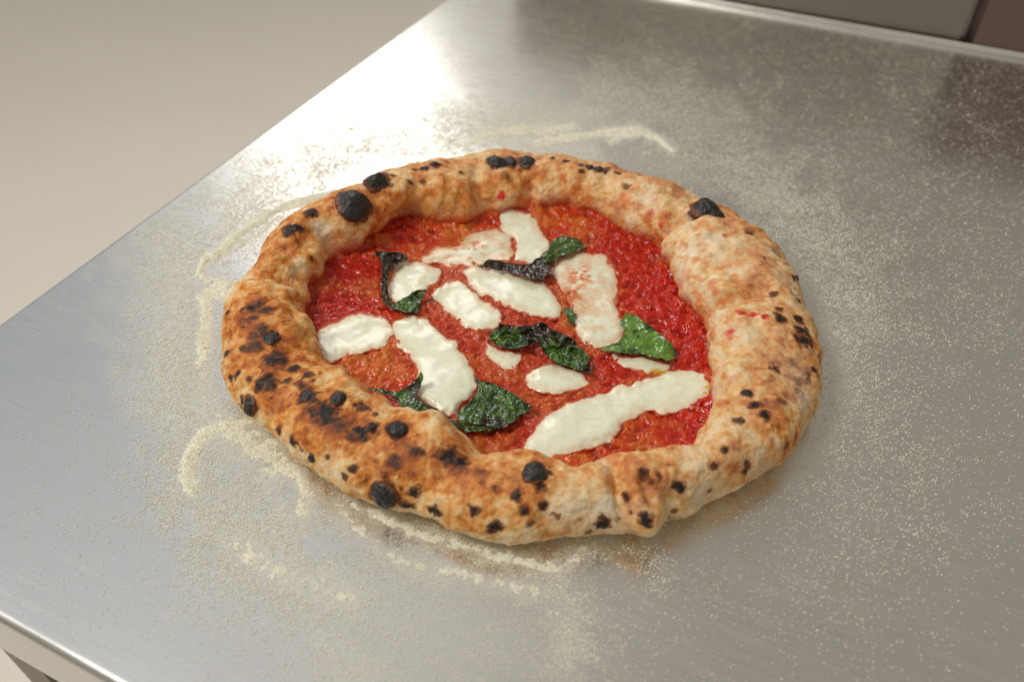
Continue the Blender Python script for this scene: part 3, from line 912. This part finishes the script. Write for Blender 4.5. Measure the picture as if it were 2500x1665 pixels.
# ------------------------------------------------------------------ mozzarella
def moz(poly, thick, stain, k):
    pl = smooth_poly(c5(poly), 3)
    x0, y0 = pl.min(0) - 8; x1, y1 = pl.max(0) + 8
    gx, gy = np.meshgrid(np.arange(x0, x1, 1.25), np.arange(y0, y1, 1.1))
    Pn = np.stack([gx, gy, gx * 0 + k * 31], -1)
    wx = gx + 6 * fbm(Pn, 34, 2, 201); wy = gy + 5 * fbm(Pn, 34, 2, 202)
    d, _, _ = seg_dist(wx, wy, pl, True)
    sd = np.where(inside(wx, wy, pl), d, -d) + 2.5
    P0 = unp(gx, gy, .009)
    zm = zmac(P0[..., 0], P0[..., 1])
    mm = (P0[..., 0] * 0 + 1) * .00023
    dm = sd * mm
    prof = .66 * thick * 1e-3 * (1 - np.exp(-np.clip(dm, 0, 1) / .0030)) + np.minimum(dm, 0) * 1.1
    z = zm + .0009 + prof + .00022 * fbm(P0, .011, 2, 210 + k) * sstep(0, .004, dm) + .00022 * fbm(P0, .0035, 2, 230) * sstep(.003, 0, dm)
    z += .0006 * fbm(P0, .022, 1, 250 + k) * sstep(0, .008, dm)
    Pw = unp(gx, gy, z)
    c = np.zeros(gx.shape + (3,)) + lin((236, 238, 214))
    n1, n2 = fbm(P0, .007, 4, 220), fbm(P0, .0028, 3, 221)
    c = mixc(c, (232, 228, 196), .5 * sstep(.2, 1., n1))
    
    eg = sstep(.0056, .0004, dm + .0007 * n2 + .0026 * n1)
    c = mixc(c, (230, 200, 160), eg * .6)
    c = mixc(c, (188, 66, 34), sstep(.0014, .0002, dm + .0006 * n1 + .0003 * n2) * .95)
    if stain:
        s = np.zeros(gx.shape) + stain * .75 * sstep(-.6, .7, n1 + .4 * n2)
        for (sx, sy), r, w in STAINS:
            sx, sy = 700 + sx / 2.24, 480 + sy / 2.24
            s = np.maximum(s, w * np.exp(-((gx - sx) ** 2 + (gy - sy) ** 2) / (1.7 * r / 2.24) ** 2) * sstep(-.7, .4, n1 + .5 * n2))
        c = mixc(c, (226, 156, 98), np.minimum(s * 1.15, 1))
        c = mixc(c, (202, 92, 44), sstep(.5, .95, s + .15 * n2) * .8)
    for x, y, r in [(1604, 906, 17), (1616, 909, 12), (1727, 945, 10), (1722, 958, 8)]:
        g = 1 - sstep(.4, 1.2, np.sqrt((gx - x) ** 2 + ((gy - y) * 1.7) ** 2) / r + .3 * n2)
        c = mixc(c, (214, 172, 40), g * .85)
    for x, y, r in [(1043, 1190 - 0, 1)]: pass
    F_, used = grid_faces(sd > -5)
    mesh_obj('mozzarella', Pw.reshape(-1, 3)[used], F_[:, ::-1], CHEESE, pizza, attrs={'Col': c.reshape(-1, 3)[used]})


for k, (pl, t, s) in enumerate(MOZZ): moz(pl, t, s, k)

# ------------------------------------------------------------------ basil
LEAVES = [
    dict(o=[(475, 288), (530, 300), (600, 300), (640, 308), (668, 335), (655, 352), (610, 372), (575, 392), (560, 430), (556, 490), (562, 560), (580, 590), (605, 572), (650, 548), (700, 516), (740, 503), (768, 515), (748, 550), (730, 590), (722, 642), (660, 638), (590, 622), (545, 610), (518, 560), (512, 480), (522, 400), (508, 350), (484, 320)],
         z=[(475, 290, 9.5), (530, 300, 8.5), (660, 330, 6), (600, 370, 3.5), (520, 400, 7.5), (560, 420, 4), (515, 500, 7.5), (558, 520, 3.5), (530, 590, 6), (590, 600, 2.2), (650, 600, 2.6), (720, 635, 1.5), (740, 510, 6), (700, 560, 2.5)],
         rib=[(490, 300), (535, 400), (535, 500), (550, 590), (640, 600), (740, 520)], green=[(640, 600, 60), (690, 570, 60)], cr=1.1),
    dict(o=[(1020, 382), (1065, 372), (1095, 345), (1125, 335), (1160, 347), (1250, 372), (1330, 365), (1385, 325), (1430, 285), (1440, 250), (1465, 225), (1510, 211), (1570, 222), (1610, 248), (1645, 278), (1600, 300), (1530, 318), (1480, 345), (1445, 372), (1438, 425), (1380, 468), (1300, 442), (1200, 412), (1120, 394), (1060, 392)],
         z=[(1020, 382, 2.8), (1110, 340, 7), (1100, 390, 2.8), (1250, 372, 6), (1230, 410, 3.2), (1330, 375, 5), (1380, 460, 4), (1430, 420, 6), (1430, 300, 7), (1510, 215, 6), (1560, 270, 4), (1640, 278, 2.0), (1480, 340, 3.4)],
         rib=[(1030, 384), (1150, 365), (1280, 385), (1380, 370), (1440, 320), (1530, 260), (1640, 278)], green=[(1520, 260, 110), (1450, 300, 60), (1580, 280, 60)], cr=.9, brown=[(1250, 400, 120), (1350, 420, 80)]),
    dict(o=[(1168, 682), (1190, 698), (1260, 708), (1330, 700), (1375, 688), (1418, 686), (1440, 725), (1500, 745), (1555, 762), (1600, 820), (1648, 860), (1662, 900), (1666, 935), (1660, 978), (1640, 962), (1560, 945), (1480, 912), (1430, 884), (1392, 830), (1370, 790), (1340, 806), (1300, 828), (1222, 838), (1150, 826), (1100, 768), (1112, 738), (1160, 716)],
         z=[(1170, 684, 7.5), (1110, 760, 3), (1180, 770, 3), (1150, 824, 2.5), (1260, 712, 7), (1250, 770, 3), (1300, 826, 4), (1390, 692, 8.5), (1360, 780, 4), (1440, 740, 7), (1550, 765, 7), (1420, 860, 3), (1500, 850, 3.2), (1600, 830, 6), (1560, 940, 2.4), (1655, 900, 5.5), (1655, 970, 3.5)],
         rib=[(1110, 765), (1220, 760), (1330, 745), (1400, 710), (1450, 800), (1540, 850), (1650, 940)], green=[(1160, 770, 70), (1500, 860, 90), (1600, 900, 70), (1250, 800, 60)], cr=1.4, brown=[(1400, 720, 60), (1180, 700, 40), (1550, 790, 50)]),
    dict(o=[(1815, 690), (1838, 650), (1862, 634), (1920, 655), (1970, 690), (2030, 735), (2080, 782), (2120, 820), (2152, 856), (2128, 872), (2118, 896), (2060, 892), (2000, 884), (1900, 862), (1820, 858), (1720, 842), (1668, 836), (1740, 822), (1790, 800), (1835, 775), (1845, 730)],
         z=[(1860, 636, 6.5), (1820, 690, 4), (1960, 690, 7.5), (2080, 785, 6.5), (2150, 856, 2.5), (1930, 770, 4.0), (2000, 830, 3.2), (1850, 800, 3.6), (1720, 838, 2.8), (1900, 862, 3.2), (2060, 892, 4.5), (1670, 836, 2.5)],
         rib=[(1690, 836), (1830, 815), (1960, 840), (2060, 862), (2150, 858)], green=[(1900, 750, 200), (2000, 800, 160), (1850, 830, 100)], bright=1, cr=.2),
    dict(o=[(425, 1050), (470, 1048), (540, 1052), (600, 1068), (650, 1040), (700, 1000), (730, 965), (747, 950), (748, 1000), (728, 1050), (704, 1098), (760, 1128), (850, 1175), (930, 1225), (1000, 1248), (1100, 1255), (1190, 1262), (1150, 1278), (1040, 1288), (950, 1282), (880, 1240), (790, 1214), (740, 1207), (660, 1202), (625, 1165), (590, 1100), (500, 1068)],
         z=[(430, 1050, 6), (600, 1075, 6.5), (745, 955, 8), (690, 1060, 4), (640, 1060, 5.5), (650, 1190, 3), (720, 1110, 6), (760, 1200, 3), (830, 1180, 5.5), (930, 1228, 5), (1000, 1280, 2.5), (1150, 1272, 2.2), (600, 1120, 4)],
         rib=[(430, 1050), (600, 1085), (700, 1160), (850, 1205), (1000, 1262), (1180, 1268)], green=[(450, 1052, 60), (620, 1100, 60), (700, 1180, 70), (740, 980, 30), (1050, 1265, 90)], cr=.5, brown=[(850, 1200, 80), (690, 1060, 30)]),
    dict(o=[(1008, 960), (1040, 985), (1062, 1002), (1120, 1012), (1180, 1040), (1250, 1080), (1300, 1112), (1345, 1142), (1335, 1165), (1262, 1208), (1222, 1250), (1185, 1268), (1100, 1258), (1000, 1250), (940, 1232), (922, 1208), (942, 1165), (1000, 1122), (1030, 1090), (1040, 1050), (1035, 1010)],
         z=[(1010, 962, 4), (1060, 1005, 5), (1180, 1042, 6.5), (1340, 1145, 3.5), (1260, 1205, 3.0), (1190, 1265, 3.2), (1100, 1255, 3.0), (930, 1220, 3.5), (1000, 1130, 4), (1070, 1090, 7), (1150, 1120, 4.8), (1120, 1190, 4.2), (1060, 1200, 4.6), (1220, 1130, 5.0), (1170, 1200, 3.6)],
         rib=[(1120, 1014), (1145, 1100), (1165, 1180), (1178, 1262)], green=[(1080, 1120, 90), (1200, 1120, 100), (1240, 1170, 80), (1000, 1200, 80)], cr=.6, quilt=1),
    dict(o=[(1508, 612), (1535, 604), (1565, 608), (1580, 640), (1578, 690), (1562, 718), (1545, 695), (1522, 655)],
         z=[(1510, 612, 3), (1560, 608, 4), (1578, 690, 3)], rib=[(1520, 610), (1550, 650), (1565, 710)], green=[(1550, 640, 60)], cr=.5),
]


LEAF_LABELS = ['dark curled basil leaf wrapped round the left of a mozzarella piece', 'long basil leaf, blackened at one end and green at the other, at the back',
               'crumpled half blackened basil leaf in the middle of the pizza', 'bright green smooth basil leaf near the right side of the sauce',
               'thin folded basil leaf with a pale stem at the front left crust', 'blistered deep green basil leaf beside the long mozzarella strip at the front left',
               'tiny green basil scrap between two mozzarella pieces']


def leaf(D, k):
    pl = smooth_poly(c5(D['o']), 1)
    x0, y0 = pl.min(0) - 4; x1, y1 = pl.max(0) + 4
    gx, gy = np.meshgrid(np.arange(x0, x1, .85), np.arange(y0, y1, .8))
    Pn = np.stack([gx, gy, gx * 0 + k * 53], -1)
    wx = gx + 2.4 * fbm(Pn, 20, 2, 301); wy = gy + 2.4 * fbm(Pn, 20, 2, 302)
    d, _, _ = seg_dist(wx, wy, pl, True)
    ins = inside(wx, wy, pl)
    num = den = 0
    for x, y, mm_ in D['z']:
        x, y = 700 + x / 2.24, 480 + y / 2.24
        w = 1 / (((gx - x) ** 2 + (gy - y) ** 2) + 40) ** 1.3
        num = num + w * mm_; den = den + w
    h = num / den
    rd, rs, sd = seg_dist(gx, gy, c5(D['rib']))
    cr_ = D.get('cr', .6)
    n1, n2, n3 = fbm(Pn, 26, 2, 310), fbm(Pn, 12, 2, 311), fbm(Pn, 7, 1, 312)
    rid = 1 - np.sqrt(vnoise(Pn + 2 * n1[..., None], 19, 313) ** 2 + .01)
    rid2 = 1 - np.sqrt(vnoise(Pn + 9, 12, 314) ** 2 + .02)
    fr = ((rs - rd * .85 + 3 * n1) / 19.0 + .5 * (sd > 0)) % 1
    vein = np.exp(-(np.minimum(fr, 1 - fr) * 19 / 1.3) ** 2)
    h = h + cr_ * (1.9 * (rid - .7) + .12 * (rid2 - .7)) - .35 * np.exp(-(rd / 2.2) ** 2) - .12 * vein
    if D.get('quilt'):
        h = h + 1.5 * np.sqrt(np.clip(1 - worley(Pn + 3 * n2[..., None], 17, 315, True) * 1.1, 0, 1)) - .5
    h += .9 * np.exp(-d / 3.0) * (.4 + n1)       # lifted, curling margin
    P0 = unp(gx, gy, .012)
    z = zmac(P0[..., 0], P0[..., 1]) + .0008 + np.maximum(h, .9) * 1e-3
    Pw = unp(gx, gy, z)
    c = np.zeros(gx.shape + (3,)) + lin((44, 38, 28))
    g = np.zeros(gx.shape)
    for x, y, r in D['green']:
        g = np.maximum(g, np.exp(-(((gx - 700 - x / 2.24) ** 2 + (gy - 480 - y / 2.24) ** 2) / (r / 2.24 * 1.1) ** 2)))
    g = sstep(.25, .62, g + .22 * n1 + .18 * n2)
    gc = (82, 122, 30) if D.get('bright') else (50, 82, 26)
    gc2 = (120, 154, 48) if D.get('bright') else (94, 128, 46)
    cg = np.zeros(c.shape) + lin(gc)
    cg = mixc(cg, gc2, .65 * sstep(.1, .9, n2 + .4 * n1))
    cg = mixc(cg, (28, 54, 24), .8 * sstep(.2, .9, -n1 - .5 * n3))
    cg = mixc(cg, (140, 162, 90), .3 * vein * sstep(-.4, .4, n1))
    c = c + (cg - c) * g[..., None]
    for x, y, r in D.get('brown', []):
        q = np.exp(-(((gx - 700 - x / 2.24) ** 2 + (gy - 480 - y / 2.24) ** 2) / (r / 2.24) ** 2))
        c = mixc(c, (52, 34, 28), .9 * q * sstep(-.5, .3, n2 + .3))
    c = mixc(c, (134, 148, 96), .55 * np.exp(-(rd / 1.5) ** 2) * (.4 + .6 * g))
    c = mixc(c, (34, 30, 22), .7 * np.exp(-d / 1.8) * (1 - .6 * g))
    F_, used = grid_faces(ins)
    o = mesh_obj('basil_leaf', Pw.reshape(-1, 3)[used], F_[:, ::-1], LEAF, pizza, attrs={'Col': c.reshape(-1, 3)[used]})
    o['label'] = LEAF_LABELS[k]
    md = o.modifiers.new('thickness', 'SOLIDIFY'); md.thickness = .00035; md.offset = -1
    sm = o.modifiers.new('smooth', 'SMOOTH'); sm.iterations = 10; sm.factor = .5
    return o


for k, D in enumerate(LEAVES): leaf(D, k)

# ------------------------------------------------------------------ flour on the table
# heaped ridges
gx = np.arange(-.30, .20, .00065); gy = np.arange(-.19, .36, .00075)
X, Y = np.meshgrid(gx, gy)
P3 = np.stack([X, Y, X * 0], -1)
uvr, _ = proj(P3)
_, _, rid = flour_fields(uvr[..., 0], uvr[..., 1])
b1, b2, b3 = fbm(P3, .016, 3, 401), fbm(P3, .004, 3, 402), vnoise(P3, .0011, 403)
zr = 1e-3 * (rid * (.92 + .45 * b1) - .32 + rid * .30 * b2 + .16 * b3 * sstep(0, .3, rid) + .12 * b2)
thc = np.arctan2(Y - C0[1], X - C0[0]); rc_ = np.hypot(X - C0[0], Y - C0[1])
mk = (zr > -.00012) & (rid > .06) & (rc_ > Rout(thc) - .012)
tu = (P3 - corner) @ E2
mk &= tu > .006
Fz, used = grid_faces(mk)
ridge = mesh_obj('semolina_ridges', np.stack([X, Y, np.maximum(zr, -.0001)], -1).reshape(-1, 3)[used], Fz, SEMO)
tag(ridge, 'thin swept ridges of cream semolina flour around the pizza on the steel', 'semolina', kind='stuff')

# loose grains
NC = 5200000
cand = np.stack([rng.uniform(-.36, .62, NC), rng.uniform(-.20, .49, NC)], -1)
P3 = np.concatenate([cand, np.zeros((NC, 1))], 1)
tu, tv = (P3 - corner) @ E2, (P3 - corner) @ E1
thc = np.arctan2(P3[:, 1] - C0[1], P3[:, 0] - C0[0]); rc_ = np.hypot(P3[:, 0] - C0[0], P3[:, 1] - C0[1])
keep = (tu > .006) & (tv > .006) & (tv < DEPTH - .01) & (rc_ > Rout(thc) - .01)
P3 = P3[keep]
uvg, _ = proj(P3)
m = (uvg[:, 0] > -250) & (uvg[:, 0] < 2750) & (uvg[:, 1] > -60) & (uvg[:, 1] < 1800)
P3 = P3[m]; uvg = uvg[m]
_, dens, ridg = flour_fields(uvg[:, 0], uvg[:, 1])
clump = .55 + .6 * sstep(-.6, .7, fbm(P3, .0035, 3, 411)) + .3 * fbm(P3, .02, 2, 412)
kp = rng.random(len(P3)) < dens * clump * .62
P3 = P3[kp]; ridg = ridg[kp]
print('grains', len(P3))
n = len(P3)
siz = rng.uniform(.00013, .00026, n) * (1 + .35 * (ridg < .05)) * (1 + .35 * (rng.random(n) < .06))
b2 = fbm(P3, .004, 3, 402)
P3[:, 2] = siz * .6 + 1e-3 * np.maximum(ridg * (.92 + .45 * fbm(P3, .016, 3, 401)) - .32 + ridg * .30 * b2 + .12 * b2, 0)
octv = np.array([(1, 0, 0), (-1, 0, 0), (0, 1, 0), (0, -1, 0), (0, 0, 1), (0, 0, -1)], float)
octf = np.array([(0, 2, 4), (2, 1, 4), (1, 3, 4), (3, 0, 4), (2, 0, 5), (1, 2, 5), (3, 1, 5), (0, 3, 5)])
an = rng.uniform(0, 2 * np.pi, n); ca, sa_ = np.cos(an), np.sin(an)
st = rng.uniform(.65, 1.35, (n, 6, 1))
OV = octv[None] * st * siz[:, None, None]
x_ = OV[..., 0] * ca[:, None] - OV[..., 1] * sa_[:, None]; y_ = OV[..., 0] * sa_[:, None] + OV[..., 1] * ca[:, None]
OV = np.stack([x_, y_, OV[..., 2]], -1) + P3[:, None, :]
OF = octf[None] + (np.arange(n) * 6)[:, None, None]
gr = mesh_obj('semolina_grains', OV.reshape(-1, 3), OF.reshape(-1, 3), GRAIN)
tag(gr, 'loose pale semolina grains sprinkled over the brushed steel table', 'semolina', kind='stuff')
